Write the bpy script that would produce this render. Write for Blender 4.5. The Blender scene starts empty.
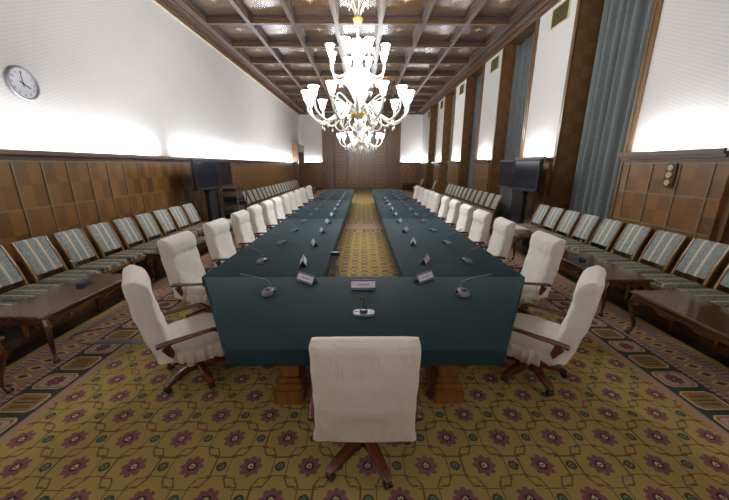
import bpy, bmesh, math, random
from mathutils import Vector, Matrix
PI = math.pi
R = math.radians
random.seed(7)
S = bpy.context.scene
C = S.collection

# ------------------------------------------------------------------ camera, world, exposure
cam = bpy.data.cameras.new('camera'); camo = bpy.data.objects.new('camera', cam); C.objects.link(camo)
cam.sensor_width = 36; cam.lens = 310 / 729 * 36; cam.clip_start = .05; cam.clip_end = 200
camo.location = (0, 0, 2.0); camo.rotation_euler = (R(90 - 15.3), 0, R(-0.27))
S.camera = camo
S.view_settings.view_transform = 'Standard'; S.view_settings.look = 'None'
S.view_settings.gamma = 1; S.view_settings.use_curve_mapping = False
S.view_settings.exposure = 0.06
W = bpy.data.worlds.new('world'); S.world = W; W.use_nodes = True
W.node_tree.nodes['Background'].inputs[0].default_value = (.8, .85, 1, 1)
W.node_tree.nodes['Background'].inputs[1].default_value = .05
S.cycles.max_bounces = 8; S.cycles.diffuse_bounces = 4; S.cycles.glossy_bounces = 3
S.cycles.transmission_bounces = 6; S.cycles.transparent_max_bounces = 8
S.cycles.sample_clamp_indirect = 4; S.cycles.caustics_reflective = False; S.cycles.caustics_refractive = False
S.cycles.use_denoising = True

XL, XR, YN, YF, ZC = -5.2, 4.93, -1.8, 27.3, 6.05      # room shell
CX = -.13                                             # centre line of room
WZ = 2.2                                              # wainscot top
COVE = 24.0                                           # W per metre of cove lamp
COVE_COL = (.90, .93, 1.0)
LAMP = 30.0                                           # W per chandelier candle

def area(name, loc, rot, sx, sy, power, col):
    l = bpy.data.lights.new(name, 'AREA'); l.shape = 'RECTANGLE'; l.size = sx; l.size_y = sy
    l.energy = power; l.color = col
    o = bpy.data.objects.new(name, l); C.objects.link(o); o.location = loc; o.rotation_euler = rot
    return o

# ------------------------------------------------------------------ node helper
class V:
    def __init__(s, nt, sock): s.nt = nt; s.s = sock
    def m(s, op, *a, clamp=False):
        n = s.nt.nodes.new('ShaderNodeMath'); n.operation = op; n.use_clamp = clamp
        for i, x in enumerate((s,) + a):
            if isinstance(x, V): s.nt.links.new(x.s, n.inputs[i])
            else: n.inputs[i].default_value = x
        return V(s.nt, n.outputs[0])
    def __add__(s, o): return s.m('ADD', o)
    __radd__ = __add__
    def __sub__(s, o): return s.m('SUBTRACT', o)
    def __rsub__(s, o): return (s * -1.0) + o
    def __mul__(s, o): return s.m('MULTIPLY', o)
    __rmul__ = __mul__
    def __truediv__(s, o): return s.m('DIVIDE', o)
    def __lt__(s, o): return s.m('LESS_THAN', o)
    def __gt__(s, o): return s.m('GREATER_THAN', o)
    def abs(s): return s.m('ABSOLUTE')
    def floor(s): return s.m('FLOOR')
    def frac(s): return s.m('FRACT')
    def cos(s): return s.m('COSINE')
    def sin(s): return s.m('SINE')
    def min(s, o): return s.m('MINIMUM', o)
    def max(s, o): return s.m('MAXIMUM', o)
    def sign(s): return s.m('SIGN')

class Mat:
    def __init__(s, name, rough=.5, metal=0, **kw):
        s.mat = bpy.data.materials.new(name); s.mat.use_nodes = True
        s.nt = s.mat.node_tree; s.b = s.nt.nodes['Principled BSDF']
        s.b.inputs['Roughness'].default_value = rough; s.b.inputs['Metallic'].default_value = metal
        for k, v in kw.items(): s.b.inputs[k.replace('_', ' ')].default_value = v
    def xyz(s, src='Object'):
        tc = s.nt.nodes.new('ShaderNodeTexCoord'); sp = s.nt.nodes.new('ShaderNodeSeparateXYZ')
        s.nt.links.new(tc.outputs[src], sp.inputs[0])
        return [V(s.nt, o) for o in sp.outputs]
    def vec(s, x, y, z):
        n = s.nt.nodes.new('ShaderNodeCombineXYZ')
        for i, v in enumerate((x, y, z)):
            if isinstance(v, V): s.nt.links.new(v.s, n.inputs[i])
            else: n.inputs[i].default_value = v
        return n.outputs[0]
    def noise(s, vec, scale, detail=3, rough=.55, dist=0):
        n = s.nt.nodes.new('ShaderNodeTexNoise'); n.inputs['Scale'].default_value = scale
        n.inputs['Detail'].default_value = detail; n.inputs['Roughness'].default_value = rough
        n.inputs['Distortion'].default_value = dist
        s.nt.links.new(vec, n.inputs['Vector']); return V(s.nt, n.outputs[0])
    def mix(s, f, a, b):
        n = s.nt.nodes.new('ShaderNodeMix'); n.data_type = 'RGBA'
        for sock, v in ((n.inputs[0], f), (n.inputs[6], a), (n.inputs[7], b)):
            if isinstance(v, V): s.nt.links.new(v.s, sock)
            elif hasattr(v, 'is_linked') or hasattr(v, 'links'): s.nt.links.new(v, sock)
            elif isinstance(v, tuple): sock.default_value = (*v, 1)
            else: sock.default_value = v
        return n.outputs[2]
    def col(s, c):
        if isinstance(c, tuple): s.b.inputs['Base Color'].default_value = (*c, 1)
        else: s.nt.links.new(c, s.b.inputs['Base Color'])
        return s
    def bump(s, h, strength=.3, dist=.01):
        n = s.nt.nodes.new('ShaderNodeBump'); n.inputs['Strength'].default_value = strength
        n.inputs['Distance'].default_value = dist
        s.nt.links.new(h.s, n.inputs['Height']); s.nt.links.new(n.outputs[0], s.b.inputs['Normal']); return s

def rgb(h):
    v = [int(h[i:i + 2], 16) / 255 for i in (0, 2, 4)]
    return tuple(c / 12.92 if c <= .04045 else ((c + .055) / 1.055) ** 2.4 for c in v)

def plain(name, c, rough=.5, metal=0, var=.12, sc=30, **kw):
    m = Mat(name, rough, metal, **kw); x, y, z = m.xyz()
    n = m.noise(m.vec(x, y, z), sc)
    d = tuple(k * (1 - var) for k in c); l = tuple(min(1, k * (1 + var)) for k in c)
    m.col(m.mix(n, d, l)); return m.mat

def wood(name, dark, light, rough=.35, axis='z', sc=1.0, coat=.3):
    m = Mat(name, rough, Coat_Weight=coat, Coat_Roughness=.2); x, y, z = m.xyz()
    k = dict(x=(1.2, 14, 14), y=(14, 1.2, 14), z=(14, 14, 1.2))[axis]
    n = m.noise(m.vec(x * (k[0] * sc), y * (k[1] * sc), z * (k[2] * sc)), 2.0, 5, .6, .6)
    m.col(m.mix(n.m('MULTIPLY_ADD', 2.0, -.5, clamp=True), dark, light)); return m.mat

M = {}
M['wood'] = wood('dark_wood', rgb('50351f'), rgb('89623f'))
M['wood_h'] = wood('dark_wood_horizontal', rgb('3a2414'), rgb('6e482c'), axis='y')
M['beam'] = wood('beam_wood', rgb('36261a'), rgb('5e4633'), .42, axis='y', coat=.1)
M['beam_x'] = wood('beam_wood_cross', rgb('362415'), rgb('5e432b'), .42, axis='x', coat=.1)
M['chair_wood'] = wood('chair_wood', rgb('6c4c1c'), rgb('987236'), .4)
M['red_wood'] = wood('reddish_brown_wood', rgb('3a1a10'), rgb('6b3520'), .25, coat=.6)
M['table_wood'] = wood('polished_table_wood', rgb('361f0f'), rgb('603d22'), .1, axis='y', coat=.8)
M['pedestal'] = wood('pedestal_wood', rgb('6a3e1c'), rgb('98602e'), .35)
M['trim'] = plain('muted_brass_moulding', rgb('7c6a4e'), .4, 0, .15)
M['casing'] = wood('golden_casing_wood', rgb('573b1c'), rgb('7c5c32'), .35)
M['black'] = plain('black_plastic', rgb('141417'), .4)
M['screen'] = plain('dark_glass_screen', rgb('20222c'), .12, 0, .03)
M['metal'] = plain('silver_grey_metal', rgb('78787e'), .5, .5, .08)
M['steel'] = plain('dark_steel', rgb('45464c'), .35, .8, .1)
M['paper'] = plain('white_paper', rgb('efeef5'), .8, 0, .03)
M['pinkpaper'] = plain('pale_pink_paper', rgb('e6d2cf'), .8, 0, .03)
M['purple'] = plain('violet_print', rgb('4b3f86'), .7, 0, .05)
M['ink'] = plain('grey_ink', rgb('6a6a74'), .7, 0, .05)
M['inkblack'] = plain('black_ink', rgb('26262c'), .6, 0, .05)
M['gold'] = plain('gold', rgb('c9a557'), .3, .7, .1)
M['vent'] = plain('olive_brass_grille', rgb('5d5327'), .5, .3, .25, 60)
M['cream'] = plain('cream_paint', rgb('cfc7a4'), .6, 0, .05)
M['greypl'] = plain('grey_rubber', rgb('6f7076'), .6, 0, .08)
M['golden'] = wood('golden_brown_panel', rgb('6e4c2c'), rgb('a07850'))
M['orange'] = wood('orange_brown_plinth', rgb('7c471c'), rgb('9c6029'), .4)

def fabric_white():
    m = Mat('off_white_slipcover', .85, Sheen_Weight=.15); x, y, z = m.xyz()
    n = m.noise(m.vec(x * 1.0, y * 1.0, z * .5), 9, 4, .6, .6)
    m.col(m.mix(n, rgb('ebe6da'), rgb('f5f1ea'))); m.bump(n, .55, .04); return m.mat
M['cover'] = fabric_white()

def cloth_teal():
    m = Mat('dark_teal_tablecloth', .8, Specular_IOR_Level=.25, Sheen_Weight=.12, Sheen_Roughness=.35); x, y, z = m.xyz()
    n = m.noise(m.vec(x, y, z), 2.2, 5, .65, .3); f = m.noise(m.vec(x, y, z), 240, 1)
    m.b.inputs['Sheen Tint'].default_value = (*rgb('6f9aa3'), 1)
    m.col(m.mix(n * .7 + f * .3, rgb('0a1d23'), rgb('152f36'))); m.bump(f, .15, .003); return m.mat
M['teal'] = cloth_teal()

def striped(name, base1, base2, cream, xs, hw, dark=1.0):
    m = Mat(name, .85); x, y, z = m.xyz()
    d = m.noise(m.vec(x, y, z), 38, 2, .7, 1.6)
    base = m.mix(d.m('MULTIPLY_ADD', 5.0, -2.0, clamp=True), base1, base2)
    s = None
    for c in xs:
        t = (x - c).abs() < hw
        s = t if s is None else s.max(t)
    m.col(m.mix(s, base, cream)); return m.mat
M['back_fabric'] = striped('blue_grey_striped_damask', rgb('7c8684'), rgb('a9b0ab'), rgb('dccfb8'), (-.07, .07), .017)
M['seat_fabric'] = striped('shaded_green_striped_damask', rgb('353a34'), rgb('8b8f80'), rgb('b5aa90'), (-.17, .0, .17), .016)  # darker olive than the backs: shade on the seats painted into the colours
def piping():
    m = Mat('checked_piping', .8); x, y, z = m.xyz()
    c = ((x + y) * 28.0).frac() > .5
    m.col(m.mix(c, rgb('20241e'), rgb('c9bda0'))); return m.mat
M['piping'] = piping()

def veneer(name, U, pitch, off, zc, zh, a, b, ang=1.0):
    """quartered veneer in cells pitch wide along axis U and zh high about zc"""
    m = Mat(name, .33, Coat_Weight=.35, Coat_Roughness=.22); x, y, z = m.xyz()
    q = dict(x=x, y=y)[U]
    t = (q - off) / pitch
    u = t.frac() - .5; v = ((z - zc) / zh + 100.5).frac() - .5
    cell = t.floor() * 7.3 + ((z - zc) / zh + 100.5).floor() * 3.1
    sg = (u * v).sign()
    gu = u * pitch + sg * v * (zh * ang); gv = v * zh - sg * u * (pitch * ang)
    n = m.noise(m.vec(gu * 40.0, gv * 3.0, cell), 1.6, 4, .6, .5)
    w = m.noise(m.vec(cell * 1.7, sg, 0.0), 1.0, 0)
    f = (n * .6 + w * .45 + sg * .10 + .02).m('MULTIPLY_ADD', 1.5, -.35, clamp=True)
    m.col(m.mix(f, a, b)); return m.mat
M['panel_l'] = veneer('quartered_veneer', 'y', .437, 4.725, 1.71, .73, rgb('58391a'), rgb('966a32'))
M['panel_r'] = veneer('quartered_veneer_window_wall', 'y', .472, 4.39, 1.79, .5, rgb('54371a'), rgb('906534'))
M['panel_f'] = veneer('quartered_veneer_end_wall', 'x', .44, 0, 1.71, .73, rgb('6a4628'), rgb('936844'))

def parquet(name):
    m = Mat(name, .35, Coat_Weight=.3, Coat_Roughness=.25); x, y, z = m.xyz()
    u = (x + y * 0.0) / .25 + .28; v = z / .25
    ch = ((u.floor() + v.floor()) * .5).frac() * 2.0
    cid = u.floor() * 3.7 + v.floor() * 1.9
    fu = u.frac() - .5; fv = v.frac() - .5
    n = m.noise(m.vec((fu + fv * (ch * 2 - 1)) * 8.0, (fu - fv) * 1.5, cid), 1.2, 4, .6, .4)
    w = m.noise(m.vec(cid, 0.0, 0.0), 1.3, 0)
    f = (ch * .22 + n * .42 + w * .4 - .03).m('ADD', 0, clamp=True)
    m.col(m.mix(f, rgb('4e3216'), rgb('8a6238'))); return m.mat
M['parquet'] = parquet('checkered_parquet')

def wallpaper():
    m = Mat('cream_dotted_wallpaper', .85); x, y, z = m.xyz()
    q = y + x
    u = (q + z * .6) / .055; v = (q * -.5 + z) / .055
    fu = u.frac() - .5; fv = v.frac() - .5
    d = (fu * fu + fv * fv) < .05
    n = m.noise(m.vec(x, y, z), .8, 3)
    base = m.mix(n, rgb('cfcac4'), rgb('d8d4cf'))
    m.col(m.mix(d * .55, base, rgb('b9b0a8'))); return m.mat
M['paper_wall'] = wallpaper()

def ceil_panel():
    m = Mat('ceiling_panel_veneer', .25, Coat_Weight=.4, Coat_Roughness=.15); x, y, z = m.xyz()
    n = m.noise(m.vec(x * 2.0, y * 9.0, z), 1.5, 4, .6, .7)
    m.col(m.mix(n, rgb('402f1f'), rgb('674e38'))); return m.mat
M['ceil_panel'] = ceil_panel()
M['inlay'] = plain('pale_wood_inlay', rgb('b39a72'), .4)
M['dark_line'] = plain('blue_black_stained_wood', rgb('2e2b33'), .35)  # bluish dark tone of the coffer mouldings and border lines

def curtain_mat():
    m = Mat('grey_green_curtain', .7, Sheen_Weight=.3); x, y, z = m.xyz()
    w = m.noise(m.vec(y * 3, z * .5, x), 3, 3)
    d = ((y * 40.0).sin() * (z * 40.0).sin()) > .4
    base = m.mix(w, rgb('4c5353'), rgb('6d7473'))
    m.col(m.mix(d * .12, base, rgb('7d8483'))); return m.mat
M['curtain'] = curtain_mat()

def floor_mat():
    m = Mat('dark_parquet_floor', .3); x, y, z = m.xyz()
    n = m.noise(m.vec(x * 9.0, y * 1.2, z), 2, 4)
    ax = x.abs()
    band = (ax > 3.93) * (ax < 4.14)
    a = m.mix(n, rgb('14110f'), rgb('241c17')); b = m.mix(n, rgb('4a2a1a'), rgb('663c26'))
    m.col(m.mix(band, a, b)); return m.mat
M['floor'] = floor_mat()

def carpet_mat(HX, HY):
    m = Mat('patterned_carpet', .95); x0, y0, z0 = m.xyz()
    Q = .007
    x = ((x0 / Q).floor() + .5) * Q; y = ((y0 / Q).floor() + .5) * Q
    dx = x.abs() * -1.0 + HX; dy = y.abs() * -1.0 + HY
    d = dx.min(dy); side = dx < dy
    al = side * y + (side * -1.0 + 1.0) * x
    nz = m.noise(m.vec(x0, y0, z0), 3, 4); fine = m.noise(m.vec(x0, y0, z0), 160, 2)
    yel = m.mix(nz * .6 + fine * .4, rgb('937f3e'), rgb('b39d58'))
    mauve = rgb('7b4a50'); dkm = rgb('3c2030'); green = rgb('2c3d30'); brown = rgb('6e4a2c')
    pink = rgb('b08a80'); tan = rgb('a8743e'); cream = rgb('cdb68e'); palep = rgb('c4a59c')
    # field
    px = ((x + 100.2) / .4).frac() * .4 - .2; py = ((y + 90.225) / .45).frac() * .45 - .225
    px = px.abs(); py = py.abs()
    qx = px * -1.0 + .2; qy = py * -1.0 + .225
    def rr(a, b): return (a * a + b * b).m('SQRT')
    r1 = rr(px, py); r2 = rr(qx, qy); r = r1.min(r2); first = r1 < r2
    th = first * py.m('ARCTAN2', px) + (first * -1.0 + 1.0) * qy.m('ARCTAN2', qx)
    pet = (th * 4.0).cos().abs()
    g = rr(qx, py).min(rr(px, qy))
    def line(a, c, w=.0045): return (a - c).abs() < w
    L = line(px, .150) * (py < .09)
    L = L.max(line(py, .068) * (px > .125)).max(line(px, .050) * (py > .135)).max(line(py, .157) * (px < .075))
    cx_ = px - .1; cy_ = py - .1125
    s_ = cx_ * .848 - cy_ * .53; t_ = cx_ * .53 + cy_ * .848
    ring = ((s_.abs() / .062 + t_.abs() / .034) - 1.0).abs() < .17
    L = L.max(ring)
    f = m.mix(L, yel, brown)
    f = m.mix(g < .034, f, green); f = m.mix(g < .018, f, rgb('6f7a58')); f = m.mix(g < .009, f, green)
    f = m.mix(r < (pet * .022 + .057), f, mauve); f = m.mix(r < (pet * .008 + .028), f, dkm)
    f = m.mix(r < .018, f, cream); f = m.mix(r < .008, f, dkm)
    # border bands
    zz = (al / .05).frac() - .5
    band_z = m.mix((zz.abs() * .1) < (((d / .05).frac() - .5).abs() * .1), mauve, palep)
    hx = ((al / .13).frac() - .5).abs() * .13; hd = (d - .33).abs()
    hexd = hx / .052 + hd / .1
    hexb = m.mix(fine, tan, pink)
    hexb = m.mix(hd > .115, hexb, m.mix(((al / .03).frac() > .5), pink, rgb('7d7f5a')))
    hexb = m.mix(hexd < 1.0, hexb, cream); hexb = m.mix(hexd < .72, hexb, tan); hexb = m.mix(hexd < .45, hexb, green)
    ms = al / .28; odd = (ms.floor() * .5).frac() > .25
    mx = (ms.frac() - .5).abs() * .28; md = (d - .715).abs()
    inm = (mx < .115) * (md < .15) * ((mx + md) < .225)
    inn = (mx < .100) * (md < .132) * ((mx + md) < .20)
    inn2 = (mx < .085) * (md < .115) * ((mx + md) < .17)
    mr = rr(mx, md); mpet = ((md.m('ARCTAN2', mx)) * 4.0).cos().abs()
    flower = m.mix(mr < (mpet * .022 + .055), palep, mauve); flower = m.mix(mr < .022, flower, dkm); flower = m.mix(mr < .01, flower, cream)
    lf = ((md * 1.0 + mx * 1.4) / .022).frac() > .5
    leaf = m.mix(lf * (mx < .07) * (md < .10), tan, rgb('8c9468')); leaf = m.mix((mx < .008) * (md < .1), leaf, green)
    leaf = m.mix(lf * (mx > .03) * (mx < .06) * (md < .09), leaf, green)
    med = m.mix(odd, leaf, m.mix(inn2, tan, flower))
    gb = m.mix(inm, green, cream); gb = m.mix(inn, gb, med)
    st = m.mix(((al / .08).frac() - .5).abs() < .22, pink, m.mix(fine, mauve, cream))
    c = m.mix(d < .97, f, st)
    c = m.mix(d < .90, c, gb); c = m.mix(d < .535, c, band_z); c = m.mix(d < .475, c, hexb)
    c = m.mix(d < .19, c, band_z); c = m.mix(d < .09, c, yel)
    m.col(m.mix(fine * .25, c, rgb('3a3020'))); m.bump(fine, .3, .004); return m.mat

def glass_mat():
    m = Mat('milky_clear_glass', .12); m.col(rgb('f2efe4'))
    m.b.inputs['Transmission Weight'].default_value = .35
    m.b.inputs['Emission Color'].default_value = (1, .98, .94, 1); m.b.inputs['Emission Strength'].default_value = .0
    return m.mat
M['glass'] = glass_mat()
def lit(name, c, e):
    m = Mat(name, .4); m.col(c); m.b.inputs['Emission Color'].default_value = (*c, 1); m.b.inputs['Emission Strength'].default_value = e; return m.mat
M['shade'] = lit('lit_frosted_glass_shade', (1, .97, .92), 9.0)
M['tube'] = lit('lit_lamp_tube', (1, 1, 1), 4.0)

# ------------------------------------------------------------------ geometry helpers
class MB:
    def __init__(s): s.v = []; s.f = []; s.mi = []; s.cur = 0
    def add(s, vs, fs):
        o = len(s.v); s.v += [tuple(v) for v in vs]
        for f in fs: s.f.append(tuple(i + o for i in f)); s.mi.append(s.cur)
        return s
    def box(s, x0, x1, y0, y1, z0, z1, rot=None, at=None):
        vs = [Vector((x, y, z)) for x in (x0, x1) for y in (y0, y1) for z in (z0, z1)]
        if rot is not None: vs = [rot @ v for v in vs]
        if at is not None: vs = [v + Vector(at) for v in vs]
        return s.add(vs, [(0, 1, 3, 2), (4, 6, 7, 5), (0, 4, 5, 1), (2, 3, 7, 6), (0, 2, 6, 4), (1, 5, 7, 3)])
    def bar(s, a, b, w, h, up=(0, 0, 1)):
        a = Vector(a); b = Vector(b); d = (b - a); L = d.length; d.normalize()
        u = Vector(up); r = d.cross(u)
        if r.length < 1e-4: r = d.cross(Vector((0, 1, 0)))
        r.normalize(); u = r.cross(d)
        vs = [p + r * (i * w / 2) + u * (j * h / 2) for p in (a, b) for i in (-1, 1) for j in (-1, 1)]
        return s.add(vs, [(0, 1, 3, 2), (4, 6, 7, 5), (0, 4, 5, 1), (2, 3, 7, 6), (0, 2, 6, 4), (1, 5, 7, 3)])
    def loft(s, rings, cap=True, close=False):
        n = len(rings[0]); vs = [p for r in rings for p in r]; fs = []
        k = len(rings)
        for i in range(k if close else k - 1):
            for j in range(n):
                a = i * n + j; b = i * n + (j + 1) % n; i2 = (i + 1) % k
                fs.append((a, b, i2 * n + (j + 1) % n, i2 * n + j))
        if cap and not close: fs.append(tuple(range(n))[::-1]); fs.append(tuple((k - 1) * n + j for j in range(n)))
        return s.add(vs, fs)
    def tube(s, pts, r, n=8, flat=1.0):
        pts = [Vector(p) for p in pts]; rs = r if isinstance(r, (list, tuple)) else [r] * len(pts)
        rings = []; prev = None
        for i, p in enumerate(pts):
            t = (pts[min(i + 1, len(pts) - 1)] - pts[max(i - 1, 0)]).normalized()
            if prev is None:
                u = Vector((0, 0, 1)) if abs(t.z) < .9 else Vector((0, 1, 0))
            else: u = prev
            u = (u - t * u.dot(t)).normalized(); prev = u; w = t.cross(u)
            rings.append([p + u * (math.cos(2 * PI * j / n) * rs[i] * flat) + w * (math.sin(2 * PI * j / n) * rs[i]) for j in range(n)])
        return s.loft(rings)
    def lathe(s, prof, n=16, at=(0, 0, 0), flute=0, k=8):
        ax, ay, az = at; rings = []
        for r, z in prof:
            rings.append([(ax + r * (1 + flute * math.cos(k * 2 * PI * j / n)) * math.cos(2 * PI * j / n), ay + r * (1 + flute * math.cos(k * 2 * PI * j / n)) * math.sin(2 * PI * j / n), az + z) for j in range(n)])
        return s.loft(rings)
    def build(s, name, mats, parent=None, smooth=False, bevel=0, sub=0, angle=None):
        me = bpy.data.meshes.new(name); me.from_pydata(s.v, [], s.f)
        if not isinstance(mats, (list, tuple)): mats = [mats]
        for m in mats: me.materials.append(m)
        if len(mats) > 1: me.polygons.foreach_set('material_index', s.mi)
        bm = bmesh.new(); bm.from_mesh(me); bmesh.ops.recalc_face_normals(bm, faces=bm.faces)
        if bevel: bmesh.ops.bevel(bm, geom=list(bm.edges), offset=bevel, segments=2, affect='EDGES', clamp_overlap=True)
        bm.to_mesh(me); bm.free()
        if smooth:
            me.polygons.foreach_set('use_smooth', [True] * len(me.polygons))
            if angle: me.set_sharp_from_angle(angle=R(angle))
        o = bpy.data.objects.new(name, me); C.objects.link(o); o.parent = parent
        if sub:
            md = o.modifiers.new('sub', 'SUBSURF'); md.levels = sub; md.render_levels = sub
        return o

def tag(o, label=None, cat=None, group=None, kind=None):
    if label: o['label'] = label
    if cat: o['category'] = cat
    if group: o['group'] = group
    if kind: o['kind'] = kind
    return o
def empty(name, loc=(0, 0, 0), rz=0):
    o = bpy.data.objects.new(name, None); C.objects.link(o); o.location = loc; o.rotation_euler = (0, 0, rz); o.empty_display_size = .1
    return o
def struct(o): o['kind'] = 'structure'; return o
def copy_tree(o, parent=None):
    c = o.copy(); C.objects.link(c); c.parent = parent
    for ch in list(o.children): copy_tree(ch, c)
    return c
ORD = 'first second third fourth fifth sixth seventh eighth ninth tenth eleventh twelfth thirteenth fourteenth fifteenth sixteenth seventeenth eighteenth nineteenth twentieth'.split()
def ordw(i): return ORD[i]
def bez(pts, n=6):
    """Catmull-Rom through pts"""
    P = [Vector(p) for p in pts]; P = [P[0] * 2 - P[1]] + P + [P[-1] * 2 - P[-2]]; out = []
    for i in range(1, len(P) - 2):
        for k in range(n):
            t = k / n
            out.append(.5 * ((2 * P[i]) + (P[i + 1] - P[i - 1]) * t + (2 * P[i - 1] - 5 * P[i] + 4 * P[i + 1] - P[i + 2]) * t * t + (3 * P[i] - P[i - 1] - 3 * P[i + 1] + P[i + 2]) * t ** 3))
    out.append(P[-2]); return out

# ------------------------------------------------------------------ room shell
struct(MB().box(XL - .2, XR + 1.2, YN - .2, YF + .2, -.1, 0).build('floor', M['floor']))
struct(MB().box(XL - .2, XL, YN, YF, 0, 6.5).build('wall_left', M['paper_wall']))
struct(MB().box(XL - .2, XR + 1.2, YN - .2, YN, 0, 6.5).build('wall_back', M['paper_wall']))
struct(MB().box(XL - .2, XR + 1.2, YF, YF + .2, 0, 6.5).build('wall_far', M['paper_wall']))
OPEN = [(2.08, 4.1), (6.08, 8.17), (10.1, 12.17), (14.1, 16.12), (18.1, 20.1), (22.1, 24.2)]
SEG = [(YN, 2.08)] + [(OPEN[i][1], OPEN[i + 1][0]) for i in range(5)] + [(24.2, YF)]
RX = 5.55
b = MB()
for a, c in SEG: b.box(XR, RX + .1, a + (.012 if a > YN else 0), c - (.012 if c < YF else 0), 0, 6.02)
b.box(XR, RX + .1, YN, YF, 6.02, 6.5)
struct(b.build('wall_right', M['paper_wall']))
struct(MB().box(RX + .1, RX + .3, YN, YF, 0, 6.5).build('wall_window_recesses', M['wood']))
b = MB()
for a, c in OPEN:
    for y0, y1 in ((a - .012, a), (c, c + .012)): b.box(XR - .02, RX + .1, y0, y1, 0, 6.02)
struct(b.build('wall_recess_lining', M['parquet']))
b = MB()
for a, c in OPEN:
    b.box(XR, RX + .1, a, c, 6.0, 6.02)
    for y0, s in ((a, -1), (c, 1)):
        b.box(XR - .045, XR + .0, *sorted((y0, y0 + s * .05)), 0, 6.0)
        b.box(XR - .03, XR + .0, *sorted((y0 + s * .05, y0 + s * .13)), 0, 6.0)
struct(b.build('trim_1', M['casing']))

# ceiling: panels, coffer beams, border, cornice
BX = [CX + (i - 3.5) * 1.297 for i in range(8)]
BY = [10.72 + 1.87 * k for k in range(-7, 9)]
YA = [YN] + BY + [YF]
struct(MB().box(XL - .2, XR + 1.2, YN, YF, 6.27, 6.6).build('ceiling', M['ceil_panel']))
b = MB()
for x in BX: b.box(x - .06, x + .06, YN, YF, 6.05, 6.42); b.box(x - .09, x + .09, YN, YF, 6.12, 6.20)
struct(b.build('trim_2', M['beam']))
b = MB()
for y in BY:
    for i in range(7):
        b.box(BX[i] + .06, BX[i + 1] - .06, y - .06, y + .06, 6.06, 6.42); b.box(BX[i] + .09, BX[i + 1] - .09, y - .09, y + .09, 6.12, 6.20)
struct(b.build('trim_3', M['beam_x']))
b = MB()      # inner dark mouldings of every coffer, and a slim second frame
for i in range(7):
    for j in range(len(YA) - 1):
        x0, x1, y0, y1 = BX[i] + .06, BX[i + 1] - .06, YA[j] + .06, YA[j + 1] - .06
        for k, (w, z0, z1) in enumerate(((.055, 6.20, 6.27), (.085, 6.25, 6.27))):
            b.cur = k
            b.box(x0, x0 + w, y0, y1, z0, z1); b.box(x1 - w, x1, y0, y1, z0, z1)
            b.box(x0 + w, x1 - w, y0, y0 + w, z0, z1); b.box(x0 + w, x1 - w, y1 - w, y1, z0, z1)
struct(b.build('trim_4', [M['dark_line'], M['beam']]))
b = MB()      # star inlays
for i in range(7):
    for j in range(len(YA) - 1):
        cx, cy = (BX[i] + BX[i + 1]) / 2, (YA[j] + YA[j + 1]) / 2
        ring = []
        for k in range(16):
            r = .045 if k % 2 else (.20 if k % 4 == 0 else .12)
            ring.append((cx + r * math.cos(k * PI / 8), cy + r * math.sin(k * PI / 8)))
        b.loft([[(x, y, 6.266) for x, y in ring], [(x, y, 6.272) for x, y in ring]])
struct(b.build('ceiling_inlay', M['inlay']))
b = MB()
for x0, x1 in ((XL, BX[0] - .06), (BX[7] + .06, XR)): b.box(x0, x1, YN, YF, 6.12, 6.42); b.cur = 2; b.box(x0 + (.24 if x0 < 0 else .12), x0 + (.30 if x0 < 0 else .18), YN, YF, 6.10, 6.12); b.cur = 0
b.cur = 1
for s, xw in ((1, XL), (-1, XR)):
    for w, z0, z1 in ((.05, 5.95, 6.0), (.10, 6.0, 6.04), (.07, 6.04, 6.08), (.16, 6.08, 6.12)):
        b.box(*sorted((xw, xw + s * w)), YN, YF, z0, z1)
for w, z0, z1 in ((.05, 5.98, 6.03), (.12, 6.03, 6.12)): b.box(XL, XR, YF - w, YF, z0, z1)
struct(b.build('trim_5', [M['wood_h'], M['wood_h'], M['dark_line']]))
b = MB()
b.box(XL, XL + .03, YN, YF, 5.92, 5.95)
struct(b.build('trim_6', M['cream']))

# ------------------------------------------------------------------ wainscots
def wainscot(n, axis, w, sgn, a, c, rail, top, lows, pitch, off, mat, dep=.05, capd=.20, skip=None):
    """panelled dado on a wall face at w; sgn = direction into the room"""
    def bx(b, d0, d1, q0, q1, z0, z1):
        p = sorted((w + sgn * d0, w + sgn * d1))
        if axis == 'y': b.box(*p, q0, q1, z0, z1)
        else: b.box(q0, q1, *p, z0, z1)
    r = empty('trim_%d' % n); struct(r)
    b = MB(); bx(b, .001, dep, a, c, .14, top); b.build('panel', mat, r)
    b = MB(); bx(b, .001, dep + .03, a, c, .001, .14); bx(b, dep, dep + .02, a, c, top + .0, top + .03)
    bx(b, .001, dep + .045, a - (.03 if axis == 'y' and sgn < 0 else 0), c, top + .03, top + .07)
    bx(b, .001, capd - .04, a, c, top + .07, WZ - .05); bx(b, .001, capd, a, c, WZ - .05, WZ - .02)
    bx(b, capd - .03, capd, a, c, WZ - .02, WZ + .02)
    b.build('cornice', M['wood_h'] if axis == 'y' else M['beam_x'], r)
    b = MB()
    k = math.ceil((a - off) / pitch - .01)
    while off + k * pitch < c + .01:
        q = off + k * pitch; q = min(max(q, a + .012), c - .012)
        bx(b, dep, dep + .014, q - .013, q + .013, .14, top); k += 1
    for z in [top - .012, rail] + list(lows): bx(b, dep, dep + .016, a, c, z - .012, z + .012)
    b.build('moulding', M['trim'], r)
    return r
wainscot(7, 'y', XL, 1, YN, 24.0, 1.35, 2.07, (.62,), .437, 4.725, M['panel_l'])
n = 8
for a, c in SEG:
    a2 = a + .15 if a > YN else a; c2 = c - .15 if c < YF else c
    if a == 4.1: a2, c2 = 4.20, 5.93
    r = wainscot(n, 'y', XR, -1, a2, c2, 1.54, 2.04, (1.04, .54), .472, 4.39 if a < 8 else a2, M['panel_r'], dep=.09, capd=.24)
    n += 1
DX0, DX1 = -3.39, 3.12
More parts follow.
